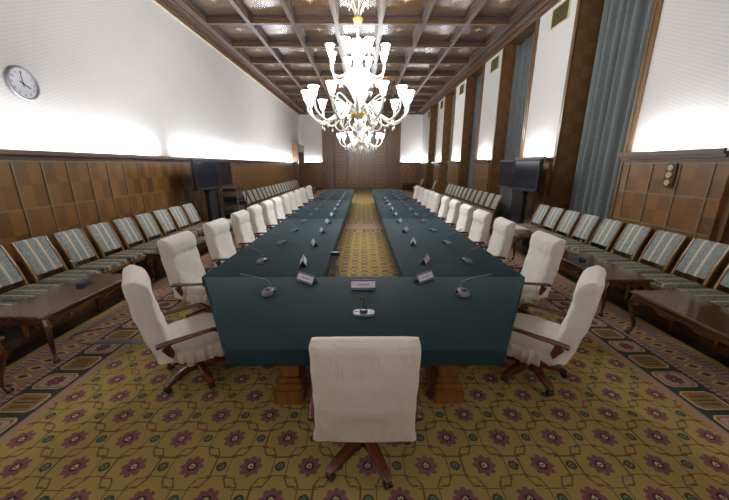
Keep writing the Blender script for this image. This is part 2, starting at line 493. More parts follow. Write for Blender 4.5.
wainscot(n, 'x', YF, -1, XL, DX0, 1.35, 2.07, (.62,), .44, 0, M['panel_f']); n += 1
wainscot(n, 'x', YF, -1, DX1, XR, 1.35, 2.07, (.62,), .44, 0, M['panel_f']); n += 1

wainscot(n, 'x', YN, 1, XL, XR, 1.35, 2.07, (.62,), .44, 0, M['panel_f']); n += 1

# cove lamps standing in the trough behind the cornice lip
def cove(axis, w, sgn, a, c, label, power=COVE):
    L = c - a; mid = (a + c) / 2; p = w + sgn * .115
    r = empty('cove_lamp', (p, mid, WZ - .02) if axis == 'y' else (mid, p, WZ - .02), 0)
    tag(r, label, 'lamp', 'cove lamps on the wainscot ledges')
    d = Vector((0, L / 2 - .03, 0)) if axis == 'y' else Vector((L / 2 - .03, 0, 0))
    MB().tube([-d + Vector((0, 0, .025)), d + Vector((0, 0, .025))], .012, 8).build('lamp_tube', M['tube'], r)
    e = Vector((.02, L / 2, 0)) if axis == 'y' else Vector((L / 2, .02, 0))
    MB().box(-e.x, e.x, -e.y, e.y, .0, .012).build('base', M['metal'], r)
    l = area('cove_light', (0, 0, .045), (0, 0, 0), .03 if axis == 'y' else L - .06, L - .06 if axis == 'y' else .03, power * L, COVE_COL)
    tilt = R(170)
    l.rotation_euler = (0, (tilt if sgn > 0 else -tilt), 0) if axis == 'y' else ((tilt if sgn > 0 else -tilt), 0, 0)
    l.parent = r
for i, (a, c) in enumerate(((-1.7, 3.6), (3.75, 8.2), (8.9, 13.6), (13.8, 18.6), (18.8, 23.9))):
    cove('y', XL, 1, a, c, 'slim lamp on the clock wall ledge, %s length from the bare near corner' % ordw(i))
for i, (a, c) in enumerate(SEG):
    cove('y', XR, -1, a + .3, c - .3, 'slim lamp on the curtained wall ledge, in the %s bay' % ordw(i))
cove('x', YN, 1, XL + .3, -.2, 'added unseen slim lamp on the ledge behind the camera end, towards the clock wall', COVE * 2)  # unseen lamp, added at double power to brighten the near chair and carpet
cove('x', YN, 1, .0, XR - .3, 'added unseen slim lamp on the ledge behind the camera end, towards the curtained wall', COVE * 2)  # second added lamp out of view, same fill from behind the camera
cove('x', YF, -1, XL + .2, DX0 - .1, 'slim lamp on the end wall ledge beside the side door')
cove('x', YF, -1, DX1 + .1, XR - .2, 'slim lamp on the end wall ledge beside the last curtain pier')

# ------------------------------------------------------------------ far folding door, side door
r = empty('door_1', (0, YF, 0)); struct(r)
b = MB()
lx = [-2.43, -1.32, -.21, .90, 2.01]
for x0, x1 in ((DX0, DX0 + .75), (DX1 - .75, DX1)):
    b.box(x0, x1, -.16, -.001, 0, 6.0)
    for k in range(3): b.box(x0 + .08 + k * .22, x0 + .12 + k * .22, -.19, -.16, .2, 5.9)
b.box(DX0 + .75, lx[0] - .0, -.25, -.001, 0, 6.0) if DX0 + .75 < lx[0] else None
b.box(lx[4], DX1 - .75, -.22, -.001, 0, 6.0)
b.box(DX0 + .75, DX1 - .75, -.2, -.001, 5.7, 6.0)
b.build('door_frame', M['wood'], r)
for i in range(4):
    x0, x1 = lx[i] + .01, lx[i + 1] - .01; xm = (x0 + x1) / 2
    b = MB(); b.box(x0, x1, -.08, -.001, .02, 5.7)
    for x in (x0, x1 - .07): b.box(x, x + .07, -.13, -.08, .02, 5.7)
    lf = b.build('door_leaf', M['wood'], r)
    b = MB()
    for k in range(6):
        zc = .62 + k * .95
        b.cur = 0; b.box(xm - .4, xm + .4, -.10, -.08, zc - .42, zc + .42)
        b.cur = 1; b.box(xm - .27, xm + .27, -.125, -.10, zc - .27, zc + .27)
        b.cur = 0; b.box(xm - .16, xm + .16, -.14, -.125, zc - .16, zc + .16)
    b.build('square_panel', [M['golden'], M['wood']], lf, bevel=.006)
r = empty('door_2', (XL, 0, 0)); struct(r)
b = MB(); b.box(.001, .36, 24.02, 24.3, 0, 3.45); b.box(.001, .36, 26.5, 26.75, 0, 3.45); b.box(.001, .36, 24.3, 26.5, 3.0, 3.45); b.box(.001, .40, 24.0, 26.8, 3.45, 3.52)
b.build('door_frame', M['wood'], r)
b = MB(); b.box(.002, .05, 24.3, 26.5, 0.001, 3.0)
for k in range(3):
    for y in (24.4, 25.45): b.box(.05, .07, y, y + .95, .15 + k * .95, .95 + k * .95)
b.build('door_leaf', M['red_wood'], r)
b = MB(); b.tube([(.07, 25.36, 1.05), (.13, 25.36, 1.05), (.13, 25.22, 1.05)], .012).build('door_handle', M['gold'], r)
# ------------------------------------------------------------------ curtains
def curtain(a, c, label, seed):
    rnd = random.Random(seed); N = 150; x0 = 5.40
    ph = [rnd.uniform(0, 6.28) for _ in range(4)]
    def off(t, z):
        q = t * (c - a)
        s = math.sin(q * 24 + ph[0] + .9 * math.sin(q * 5 + ph[1]))
        s = math.copysign(abs(s) ** .8, s)
        return .055 * s + .03 * math.sin(q * 11 + ph[2] + z * .12)
    zs = [0.03 + 5.95 * k / 14 for k in range(15)]
    front = [[(x0 + off(i / N, z), a + .03 + (c - a - .06) * i / N, z) for i in range(N + 1)] for z in zs]
    b = MB()
    vs = [p for row in front for p in row]; nn = N + 1
    b.add(vs, [(k * nn + i, k * nn + i + 1, (k + 1) * nn + i + 1, (k + 1) * nn + i) for k in range(14) for i in range(N)])
    o = b.build('curtain', M['curtain'], None, smooth=True)
    md = o.modifiers.new('thick', 'SOLIDIFY'); md.thickness = .006
    tag(o, label, 'curtain', 'curtains in the window recesses')
    h = MB().tube([(x0, a + .02, 5.975), (x0, c - .02, 5.975)], .012).build('rail', M['steel'], o)
cl = ['grey green curtain beside the bare near corner of the curtained wall',
      'large grey green curtain between the three-dial plaque and the twin screens',
      'grey green curtain just beyond the twin screens of the curtained wall',
      'grey green curtain in third visible recess beyond the dial plaque',
      'narrow grey green curtain in fourth visible recess beyond the dial plaque',
      'grey green curtain in last recess before the end wall']
for i, (a, c) in enumerate(OPEN): curtain(a, c, cl[i], i)

# vents
def vent(yc, label):
    r = empty('air_vent', (XR, yc, 5.63)); tag(r, label, 'vent', 'air vents high on the curtained wall')
    b = MB()
    for y0, y1, z0, z1 in ((-.37, .37, -.24, -.21), (-.37, .37, .21, .24), (-.37, -.34, -.21, .21), (.34, .37, -.21, .21)): b.box(-.025, -.001, y0, y1, z0, z1)
    b.build('frame', M['cream'], r)
    b = MB(); b.box(-.01, -.001, -.34, .34, -.21, .21)
    for k in range(11): b.box(-.018, -.01, -.34, .34, -.2 + k * .038, -.185 + k * .038)
    b.build('grille', M['vent'], r)
for i, y in enumerate((4.95, 8.97, 12.95, 16.95, 20.95, 24.9)):
    vent(y, 'olive brass air vent on wallpaper, %s along from the three-dial plaque' % ordw(i))

# ------------------------------------------------------------------ carpets
def carpet(y0, y1, label):
    HX, HY = 3.68, (y1 - y0) / 2
    o = MB().box(-HX, HX, -HY, HY, 0, .012).build('carpet', carpet_mat(HX, HY))
    o.location = (.03, (y0 + y1) / 2, .0005)
    tag(o, label, 'carpet')
carpet(-1.225 - .35, 10.295, 'ochre carpet with mauve flowers lying under the clothed near end of the table')
carpet(10.305, 26.6, 'ochre flowered carpet beyond the double border, reaching the folding door')

# ------------------------------------------------------------------ conference tables and cloths
TZ = .76
def rounded_cloth(poly, drop, name, label, group):
    """cloth over polygon poly (ccw): top with softened edge, apron drop"""
    def inset(poly, d):
        out = []; n = len(poly)
        for i in range(n):
            p0, p1, p2 = Vector(poly[i - 1]), Vector(poly[i]), Vector(poly[(i + 1) % n])
            e1 = (p1 - p0).normalized(); e2 = (p2 - p1).normalized()
            n1 = Vector((-e1.y, e1.x)); n2 = Vector((-e2.y, e2.x)); k = 1 + n1.dot(n2)
            out.append(p1 + (n1 + n2) * (d / k))
        return out
    rings = []
    for d, z in ((.012, TZ - drop), (.002, TZ - drop), (.0, TZ - drop + .03), (0, TZ - .02), (.004, TZ - .006), (.014, TZ)):
        rings.append([(p.x, p.y, z) for p in inset(poly, d)])
    b = MB(); n = len(poly); vs = [p for r_ in rings for p in r_]
    fs = [(i * n + j, i * n + (j + 1) % n, (i + 1) * n + (j + 1) % n, (i + 1) * n + j) for i in range(len(rings) - 1) for j in range(n)]
    fs.append(tuple((len(rings) - 1) * n + j for j in range(n)))
    inn = [[(p.x, p.y, z) for p in inset(poly, .012)] for z in (TZ - drop, TZ - .012)]
    o = len(vs); vs += inn[0] + inn[1]
    fs += [(j, (j + 1) % n, o + (j + 1) % n, o + j) for j in range(n)]
    fs += [(o + j, o + (j + 1) % n, o + n + (j + 1) % n, o + n + j) for j in range(n)]
    fs.append(tuple(o + n + j for j in range(n)))
    b.add(vs, fs)
    ob = b.build('tablecloth', M['teal'], None, smooth=True, angle=50)
    return tag(ob, label, 'tablecloth', group)
def table(poly, peds, label, clabel):
    cx = sum(p[0] for p in poly) / len(poly); cy = sum(p[1] for p in poly) / len(poly)
    rt = empty('conference_table', (cx, cy, 0.013)); tag(rt, label, 'table', 'wooden tables under the teal cloths')
    s = .985
    pl = [((x - cx) * s, (y - cy) * s) for x, y in poly]
    MB().loft([[(x, y, .70) for x, y in pl], [(x, y, .734) for x, y in pl]]).build('tabletop', M['pedestal'], rt)
    for px, py in peds:
        x, y = px - cx, py - cy; b = MB()
        b.box(x - .13, x + .13, y - .20, y + .20, 0, .12); b.box(x - .11, x + .11, y - .17, y + .17, .12, .17)
        b.box(x - .095, x + .095, y - .14, y + .14, .17, .21); b.box(x - .075, x + .075, y - .11, y + .11, .21, .60); b.box(x - .14, x + .14, y - .17, y + .17, .60, .70)
        b.build('pedestal', M['pedestal'], rt, bevel=.008)
    rounded_cloth(poly, .13, 'tablecloth', clabel, 'teal tablecloths')
IN, OUT = .45, 1.87
table([(-.96, 1.9), (1.0, 1.9), (1.88, 3.38), (-1.85, 3.38)], [(-.64, 2.42), (.735, 2.42)],
      'wooden pedestal table with cut corners joining both rows, under teal cloth', 'dark teal cloth on the cut-cornered head table')
seg = [(3.384, 7.42), (7.424, 11.46), (11.464, 17.02)]
for sd, nm in ((-1, 'clock side'), (1, 'curtained side')):
    for i, (a, c) in enumerate(seg):
        x0, x1 = sorted((sd * IN, sd * OUT))
        table([(x0, a), (x1, a), (x1, c), (x0, c)], [(sd * 1.16, a + .9), (sd * 1.16, c - .9)],
              'wooden pedestal table of the %s row, %s from the head table' % (nm, ordw(i)),
              'dark teal cloth on the %s row, %s from the head table' % (nm, ordw(i)))

# ------------------------------------------------------------------ slip-covered swivel chair
def superring(cx, cy, cz, hx, hy, n=28, e=.45, tilt=0, zfun=None):
    out = []
    for j in range(n):
        t = 2 * PI * j / n; ct, st = math.cos(t), math.sin(t)
        x = hx * math.copysign(abs(ct) ** e, ct); y = hy * math.copysign(abs(st) ** e, st)
        out.append(Vector((cx + x, cy + y * math.cos(tilt), cz + y * math.sin(tilt))))
    return out
def make_chair():
    rt = empty('swivel_chair')
    rnd = random.Random(3)
    # back: sections along leaning spine
    secs = []
    K = 30
    for k in range(K + 1):
        t = k / K
        z = .395 + .735 * t; y = -.235 - .13 * t - .02 * math.sin(PI * t)
        hx = .280 + .006 * t + .022 * max(0, 1 - t * 2.2) ** 1.5
        hy = .076 + .010 * math.sin(PI * t)
        fy = 0
        if t > .72: fy = .016 * math.sin(PI * (t - .72) / .28)      # head roll in front
        groove = -.008 * math.exp(-((t - .715) / .018) ** 2)
        if t > .93:
            q = (t - .93) / .07; hx *= 1 - .035 * q * q; hy *= math.sqrt(max(.02, 1 - .92 * q * q))
        if t < .06: hx *= 1.03
        ring = superring(0, y + fy * .6, z, hx, hy + fy * .6 + groove, 44, .3, R(-9))
        for j, p in enumerate(ring):
            w = .0025 * math.sin(p.x * 19 + z * 31) + .0022 * math.sin(p.x * 43 - z * 23 + 1)
            p.y += w * (1.4 if t < .6 else .6); p.x += .0015 * math.sin(z * 40 + p.y * 20)
        secs.append(ring)
    b = MB(); b.loft(secs); b.build('backrest', M['cover'], rt, smooth=True, angle=32)
    # seat cushion
    secs = []
    for hx, hy, z in ((.20, .19, .385), (.262, .245, .40), (.278, .262, .43), (.28, .265, .47), (.268, .25, .50), (.22, .21, .515), (.1, .1, .518)):
        ring = superring(0, .03, z, hx, hy, 36, .5)
        for p in ring: p.z += .006 * math.sin(p.x * 25 + p.y * 18)
        secs.append(ring)
    b = MB(); b.loft(secs); b.build('seat', M['cover'], rt, smooth=True, angle=70)
    # pleated skirt
    N = 168; r0 = []; r1 = []; r2 = []
    fine = [(math.copysign(abs(math.cos(t)) ** .3, math.cos(t)), math.copysign(abs(math.sin(t)) ** .3, math.sin(t))) for t in [2 * PI * q / 4000 for q in range(4001)]]
    acc = [0]
    for q in range(4000): acc.append(acc[-1] + math.dist(fine[q], fine[q + 1]))
    q = 0
    for j in range(N):
        while acc[q] < acc[-1] * j / N: q += 1
        x, y = fine[q]
        ph = (j % 6) / 6; pl = (.034 * (ph ** 1.3) - .004) * (1 if y > -.85 else .1)
        zl = .30 + .055 * (y < -.5) + .010 * math.sin(j * .35)
        r0.append((x * .272, .03 + y * .258, .445)); r1.append((x * (.286 + pl * .5), .03 + y * (.272 + pl * .5), .40)); r2.append((x * (.292 + pl), .03 + y * (.28 + pl), zl))
    b = MB(); b.loft([r0, r1, r2], cap=False)
    o = b.build('skirt', M['cover'], rt, smooth=True, angle=18)
    md = o.modifiers.new('thick', 'SOLIDIFY'); md.thickness = .004
    # arms
    for s in (-1, 1):
        pts = bez([(s * 0.304, -.30, .561), (s * 0.312, -.22, .575), (s * 0.317, -.06, .585), (s * 0.315, .09, .592), (s * 0.310, .145, .582), (s * 0.300, .20, .525), (s * 0.287, .245, .46), (s * 0.288, .255, .40)], 5)
        L = len(pts); rs = [.03 if i < 3 else (.03 - .005 * min(1, (i - 3) / 8)) for i in range(L)]
        ar = MB().tube(pts, rs, 10, .7).build('armrest', M['red_wood'], rt, smooth=True)
        MB().loft([[(s * (.290 + q), y, z) for y, z in ((-.27, .52), (-.205, .561), (-.18, .47), (-.20, .42), (-.22, .44))] for q in (0, .024)]).build('arm_bracket', M['red_wood'], ar, bevel=.004)
    # base
    MB().lathe([(.05, .10), (.055, .12), (.045, .2), (.03, .21), (.03, .33), (.09, .34), (.12, .36), (.1, .385)], 16).build('column', M['black'], rt, smooth=True, angle=40)
    for k in range(5):
        a = R(72 * k + 9); ca, sa = math.cos(a), math.sin(a)
        ring = []
        for r_, zc, w, h in ((.04, .115, .036, .05), (.12, .13, .036, .045), (.24, .105, .033, .034), (.32, .082, .028, .026), (.335, .078, .018, .016)):
            ring.append([Vector((r_ * ca - i * w * sa, r_ * sa + i * w * ca, zc + j * h / 2)) for i, j in ((-1, -1), (1, -1), (1, 1), (.6, 1.5), (-.6, 1.5), (-1, 1))])
        lg = MB().loft(ring).build('leg', M['red_wood'], rt, smooth=True, angle=30)
        b = MB(); px, py = .315 * ca, .315 * sa
        for q in (-1, 1):
            cxx, cyy = px - sa * q * .014, py + ca * q * .014
            b.tube([(cxx + sa * .010, cyy - ca * .010, .041), (cxx - sa * .010, cyy + ca * .010, .041)], .027, 14)
        b.tube([(px, py, .05), (px, py, .085)], .011, 8)
        b.build('caster', M['black'], lg, smooth=True, angle=40)
    return rt
chair0 = make_chair()
CZ = .0135
def set_chair(o, x, y, deg, label):
    o.location = (x, y, CZ); o.rotation_euler = (0, 0, R(deg - 90))
    tag(o, label, 'chair', 'white slip-covered swivel chairs around the table')
def newchair(x, y, deg, label): set_chair(copy_tree(chair0), x, y, deg, label)
set_chair(chair0, 0.01, 1.78, 90, 'white slip-covered chair seen from behind, drawn up to the head table')
newchair(-1.61, 2.64, 36, 'white slip-covered chair at the cut corner on the clock side')
newchair(1.62, 2.62, 141, 'white slip-covered chair at the cut corner on the curtained side')
LY = [3.85, 4.9, 5.93, 6.83, 7.75, 8.55, 9.5, 10.3, 11.3, 12.3, 13.6]
RY = [3.87, 5.03, 5.98, 6.9, 7.94, 8.87, 9.84, 10.65, 11.45, 12.45, 13.65]
for i, y in enumerate(LY):
    newchair(-2.02 + random.uniform(-.02, .03), y, random.uniform(-4, 5), 'white slip-covered chair, %s along the clock side beyond the cut corner' % ordw(i))
for i, y in enumerate(RY):
    newchair(1.99 + random.uniform(-.03, .03), y, 180 + random.uniform(-5, 4), 'white slip-covered chair, %s along the curtained side beyond the cut corner' % ordw(i))

# ------------------------------------------------------------------ striped chairs against the walls
def make_wall_chair():
    rt = empty('striped_chair')
    for s in (-1, 1):
        b = MB(); x = s * .222
        b.loft([[(x + i * .017, y + j * .022, z) for i, j in ((-1, -1), (1, -1), (1, 1), (-1, 1))] for y, z in ((-.28, .0), (-.25, .25), (-.255, .44), (-.33, .70), (-.45, .99))])
        b.build('back_post', M['chair_wood'], rt, bevel=.004)
        MB().loft([[(x + i * h, .225 + j * h, z) for i, j in ((-1, -1), (1, -1), (1, 1), (-1, 1))] for h, z in ((.016, 0), (.022, .37))]).build('leg', M['chair_wood'], rt, bevel=.003)
    b = MB(); x = .2
    b.box(-.265, .265, .215, .243, .335, .395); b.box(-.265, .265, -.25, -.222, .335, .395)
    for s in (-1, 1): b.box(*sorted((s * .242, s * .268)), -.222, .215, .335, .395)
    b.build('seat_frame', M['chair_wood'], rt, bevel=.003)
    secs = [superring(0, 0, z, hx, hy, 24, .3) for hx, hy, z in ((.268, .252, .396), (.271, .256, .415), (.271, .256, .435), (.262, .246, .452), (.2, .19, .46))]
    b = MB(); b.loft(secs); st = b.build('seat', M['seat_fabric'], rt, smooth=True, angle=50)
    pr_ = superring(0, 0, .400, .273, .259, 40, .3); pr_.append(pr_[0]); 
    MB().tube(pr_, .009, 6).build('piping', M['piping'], st)
    # back pad between posts
    secs = []
    for t, e in ((0, .6), (.04, 1), (.5, 1.12), (.96, 1), (1, .6)):
        z = .53 + .46 * t; y = -.275 - .168 * t
        secs.append([Vector((p.x, p.y, p.z)) for p in superring(0, y, z, .202, .03 * e, 24, .35, R(-22))])
    b = MB(); b.loft(secs); b.build('backrest', M['back_fabric'], rt, smooth=True, angle=50)
    return rt
wc0 = make_wall_chair(); first = [True]
def wall_chair(x, y, deg, label, z=0.0):
    o = wc0 if first[0] else copy_tree(wc0); first[0] = False
    o.location = (x, y, z); o.rotation_euler = (0, 0, R(deg - 90))
    tag(o, label, 'chair', 'striped chairs lined up against the walls')
WL = [8.34 - .58 * k for k in range(10)][::-1]
for i, y in enumerate(WL):
    wall_chair(-4.27, y, 0, 'blue and cream striped chair under the clock wall, %s before the twin screens' % ordw(len(WL) - 1 - i))
for i in range(18):
    wall_chair(-4.29, 12.45 + .58 * i, 0, 'blue and cream striped chair on the clock side, %s beyond the equipment rack' % ordw(i))
WR = [8.10 - .575 * k for k in range(10)][::-1]
for i, y in enumerate(WR):
    wall_chair(4.31, y, 180, 'blue and cream striped chair on the curtained side, %s before the twin screens' % ordw(len(WR) - 1 - i))
for i in range(12):
    wall_chair(4.30, 10.9 + .578 * i, 180, 'blue and cream striped chair on the curtained side, %s beyond the twin screens' % ordw(i))
wall_chair(4.28, 20.5, 180, 'lone striped chair by the fourth pier, beyond the long curtained row')
wall_chair(4.05, 23.6, 195, 'last striped chair near the end wall, beside the dark console')

# ------------------------------------------------------------------ low tables with cabriole legs
def make_low_table():
    rt = empty('coffee_table'); hx, hy = .30, .63
    b = MB()
    prof = [(0, .50), (.012, .512), (.012, .528), (.0, .54)]
    rings = [[(i * (hx + d), j * (hy + d), z) for i, j in ((-1, -1), (1, -1), (1, 1), (-1, 1))] for d, z in prof]
    MB().loft(rings).build('tabletop', M['table_wood'], rt, bevel=.004)
    b = MB()
    for s in (-1, 1):      # scalloped aprons
        n_ = 24
        for axis in (0, 1):
            A, B = (hy - .06, hx - .03) if axis == 0 else (hx - .06, hy - .03)
            up, lo = [], []
            for k in range(n_ + 1):
                q = -A + 2 * A * k / n_; t = abs(q) / A
                zl = .43 + .02 * math.cos(t * 3 * PI) - .02 * (t > .9)
                up.append((q, .5)); lo.append((q, zl))
            loop = up + lo[::-1]
            def P(q, z, d): return (s * (B + d), q, z) if axis == 0 else (q, s * (B + d), z)
            m_ = len(up)
            for d0, d1 in ((0, .02),):
                vs = [P(q, z, d0) for q, z in up] + [P(q, z, d0) for q, z in lo] + [P(q, z, d1) for q, z in up] + [P(q, z, d1) for q, z in lo]
                fs = []
                for k in range(n_):
                    fs += [(k, k + 1, m_ + k + 1, m_ + k), (2 * m_ + k, 3 * m_ + k, 3 * m_ + k + 1, 2 * m_ + k + 1), (m_ + k, m_ + k + 1, 3 * m_ + k + 1, 3 * m_ + k), (k, 2 * m_ + k, 2 * m_ + k + 1, k + 1)]
                fs += [(0, m_, 3 * m_, 2 * m_), (n_, 2 * m_ + n_, 3 * m_ + n_, m_ + n_)]
                b.add(vs, fs)
    b.build('apron', M['table_wood'], rt)
    for i in (-1, 1):
        for j in (-1, 1):
            def p(o, z): return (i * (hx - .05 + o), j * (hy - .05 + o * .8), z)
            pts = bez([p(0, .5), p(.022, .44), p(.03, .38), p(.008, .26), p(-.018, .13), p(-.012, .06), p(.012, .02)], 4)
            rs = []
            for k in range(len(pts)):
                t = k / (len(pts) - 1); rs.append(.034 - .004 * t if t < .3 else (.033 - .018 * min(1, (t - .3) / .5) if t < .85 else .017 + .08 * (t - .85)))
            MB().tube([(q.x, q.y, max(q.z, .0)) for q in pts[:-1]] + [(pts[-1].x, pts[-1].y, .0)], rs, 8).build('leg', M['table_wood'], rt, smooth=True)
    return rt
lt0 = make_low_table(); lfirst = [True]
def low_table(x, y, label):
    o = lt0 if lfirst[0] else copy_tree(lt0); lfirst[0] = False
    o.location = (x, y, .019); tag(o, label, 'coffee table', 'low dark tables in front of the striped chairs')
for i, y in enumerate((1.80, 3.42, 5.75, 7.75)): low_table(-3.46, y, 'low polished dark table on the clock side, %s from the camera end' % ordw(i))
for i, y in enumerate((1.32, 2.80, 4.42, 7.0)): low_table(3.50, y, 'low polished dark table on the curtained side, %s from the camera end' % ordw(i))
for i, y in enumerate((13.2, 15.6, 18.2, 20.8)): low_table(-3.46, y, 'low polished dark table beyond the equipment rack, %s in line' % ordw(i))
for i, y in enumerate((11.8, 14.2, 16.6)): low_table(3.50, y, 'low polished dark table beyond the twin screens, %s along the curtained side' % ordw(i))

# ------------------------------------------------------------------ microphones
def make_mic():
    rt = empty('desk_microphone')       # +Y = towards the speaker
    secs = []
    for s_, z in ((1, 0), (1.02, .012), (.96, .03), (.78, .042), (.3, .047)):
        ring = superring(0, 0, z, .082 * s_, .062 * s_, 24, .75)
        for p in ring: p.z += (.01 * (-p.y / .06) if z > .01 else 0)
        secs.append(ring)
    MB().loft(secs).build('base', M['metal'], rt, smooth=True, angle=60)
    MB().lathe([(.028, .045), (.03, .052), (.022, .056), (.004, .057)], 16).build('button', M['steel'], rt, smooth=True)
    b = MB(); b.box(-.042, .042, -.078, -.055, .02, .046)
    b.build('connector', M['black'], rt)
    pts = bez([(0, -.035, .04), (0, -.032, .09), (0, .0, .145), (0, .09, .185), (0, .19, .215)], 6)
    MB().tube(pts, .0045, 6).build('gooseneck', M['metal'], rt, smooth=True)
    MB().tube([(0, .18, .212), (0, .19, .215), (0, .235, .229), (0, .24, .230)], [.004, .009, .009, .004], 8).build('microphone_head', M['metal'], rt, smooth=True)
    return rt
mic0 = make_mic(); mfirst = [True]
def mic(x, y, z, deg, label, group='desk microphones on the teal tables'):
    o = mic0 if mfirst[0] else copy_tree(mic0); mfirst[0] = False
    o.location = (x, y, z + .001); o.rotation_euler = (0, 0, R(deg - 90)); tag(o, label, 'microphone', group)
mic(-.95, 2.88, TZ, 196, 'silver gooseneck microphone at the cut corner on the clock side')
mic(1.0, 2.86, TZ, -16, 'silver gooseneck microphone at the cut corner on the curtained side')
for i in range(13):
    mic(-1.34, 3.92 + i * .995, TZ, 172 + random.uniform(-6, 6), 'silver gooseneck microphone, %s along the clock side of the table' % ordw(i))
    mic(1.38, 3.92 + i * .995, TZ, 8 + random.uniform(-6, 6), 'silver gooseneck microphone, %s along the curtained side of the table' % ordw(i))
# flat oblong unit of the chair's seat
rt = empty('chairman_microphone', (.005, 2.43, TZ + .001)); tag(rt, 'flat oblong silver microphone unit in front of the middle name card', 'microphone')
MB().loft([superring(0, 0, z, .095 * s, .055 * s, 24, .6) for s, z in ((1, 0), (1.02, .012), (.95, .024), (.5, .027))]).build('base', M['metal'], rt, smooth=True, angle=50)
MB().lathe([(.036, .026), (.038, .034), (.028, .04), (.004, .041)], 16).build('speaker_grille', M['steel'], rt, smooth=True)
MB().box(-.08, -.045, -.006, .006, .024, .03).build('button', M['black'], rt)
MB().tube(bez([(0, .035, .03), (0, .04, .10), (.0, .01, .16), (-.02, -.10, .20)], 5), .004, 6).build('gooseneck', M['steel'], rt, smooth=True)
MB().tube([(-.02, -.10, .2), (-.024, -.14, .212)], .007, 8).build('microphone_head', M['black'], rt, smooth=True)

# ------------------------------------------------------------------ name cards
def make_card(w=.25, h=.10):
    rt = empty('name_card')       # front faces -Y
    th = R(28); b = MB(); d = math.sin(th) * h; z = math.cos(th) * h
    b.bar((0, -d, 0.001), (0, 0, z), w, .0015, up=(0, -1, .3)); b.bar((0, d, 0.001), (0, 0, z), w, .0015, up=(0, 1, .3))
    b.build('card', M['paper'], rt)
    def strip(a, c, x0, x1, name, mat):
        q = MB(); e = Vector((0, -math.cos(th), math.sin(th))) * .0016
        def P(x, t): return Vector((x, -d + d * t, z * t + .001)) + e
        vs = [P(x0, a), P(x1, a), P(x1, c), P(x0, c)]; vs += [v + e * .3 for v in vs]
        q.add(vs, [(0, 1, 2, 3), (4, 7, 6, 5), (0, 4, 5, 1), (1, 5, 6, 2), (2, 6, 7, 3), (3, 7, 4, 0)]); return q.build(name, mat, rt)
    q = MB()
    for a, c in ((.03, .16), (.84, .97)):
        e = Vector((0, math.cos(th), math.sin(th))) * .0016
        def P2(x, t): return Vector((x, d - d * t, z * t + .001)) + e
        vs = [P2(-w / 2, a), P2(w / 2, a), P2(w / 2, c), P2(-w / 2, c)]; vs += [v + e * .3 for v in vs]
        q.add(vs, [(0, 1, 2, 3), (4, 7, 6, 5), (0, 4, 5, 1), (1, 5, 6, 2), (2, 6, 7, 3), (3, 7, 4, 0)])
    q.build('printed_band', M['purple'], rt)
    strip(.03, .16, -w / 2, w / 2, 'printed_band', M['purple']); strip(.84, .97, -w / 2, w / 2, 'printed_band', M['purple'])
    q = MB()
    for k in range(11):
        x = -.055 + k * .0105 + (.004 if k > 4 else 0)
        e = Vector((0, -math.cos(th), math.sin(th))) * .0016
        def P(x, t): return Vector((x, -d + d * t, z * t + .001)) + e
        vs = [P(x, .42), P(x + .006, .42), P(x + .006, .54), P(x, .54)]; vs += [v + e * .3 for v in vs]
        q.add(vs, [(0, 1, 2, 3), (4, 7, 6, 5), (0, 4, 5, 1), (1, 5, 6, 2), (2, 6, 7, 3), (3, 7, 4, 0)])
    q.build('lettering', M['ink'], rt)
    return rt
card0 = make_card(); cfirst = [True]
def card(x, y, deg, label):
    o = card0 if cfirst[0] else copy_tree(card0); cfirst[0] = False
    o.location = (x, y, TZ + .002); o.rotation_euler = (0, 0, R(deg)); tag(o, label, 'name card', 'tent name cards on the teal tables')
card(0.0, 3.03, 0, 'white name card with violet bands in the middle of the head table')
card(-.62, 3.22, -38, 'tent name card turned aside at the clock-side inner corner of the head table')
card(.68, 3.26, 40, 'tent name card turned aside at the curtained-side inner corner of the head table')
for i in range(12): card(-.78, 3.86 + i * .99, -76 + random.uniform(-7, 7), 'tent name card, %s along the clock side row' % ordw(i))
for i in range(9): card(.82, 3.92 + i * .99, 74 + random.uniform(-7, 7), 'tent name card, %s along the curtained side row' % ordw(i))

# ------------------------------------------------------------------ small tripod with camera
rt = empty('camera_tripod', (-.37, 3.98, .0135)); tag(rt, 'small silver tripod standing on the carpet in the gap between tables', 'tripod')
for k in range(3):
    a = R(90 + 120 * k + 20)
    MB().tube([(0.02 * math.cos(a), .02 * math.sin(a), .66), (.09 * math.cos(a), .09 * math.sin(a), .3), (.15 * math.cos(a) * .55, .15 * math.sin(a), .0)], [.012, .009, .007], 8).build('leg', M['metal'], rt, smooth=True)
MB().lathe([(.03, .64), (.034, .67), (.02, .70), (.012, .71), (.012, .76), (.03, .77), (.03, .80), (.01, .81)], 14).build('column', M['metal'], rt, smooth=True, angle=40)
MB().box(-.05, .05, -.035, .035, .79, .82).build('head_plate', M['metal'], rt, bevel=.004)
MB().tube([(.03, 0, .78), (.09, -.05, .75)], .006).build('pan_handle', M['metal'], rt)
ct = empty('compact_camera', (-.37, 3.98, .0135 + .821)); tag(ct, 'small black camera mounted on the silver tripod between the tables', 'camera')
MB().box(-.06, .06, -.028, .028, 0.001, .05).build('body', M['black'], ct, bevel=.006)
MB().tube([(0, .028, .026), (0, .055, .026)], .018, 14).build('lens', M['black'], ct)

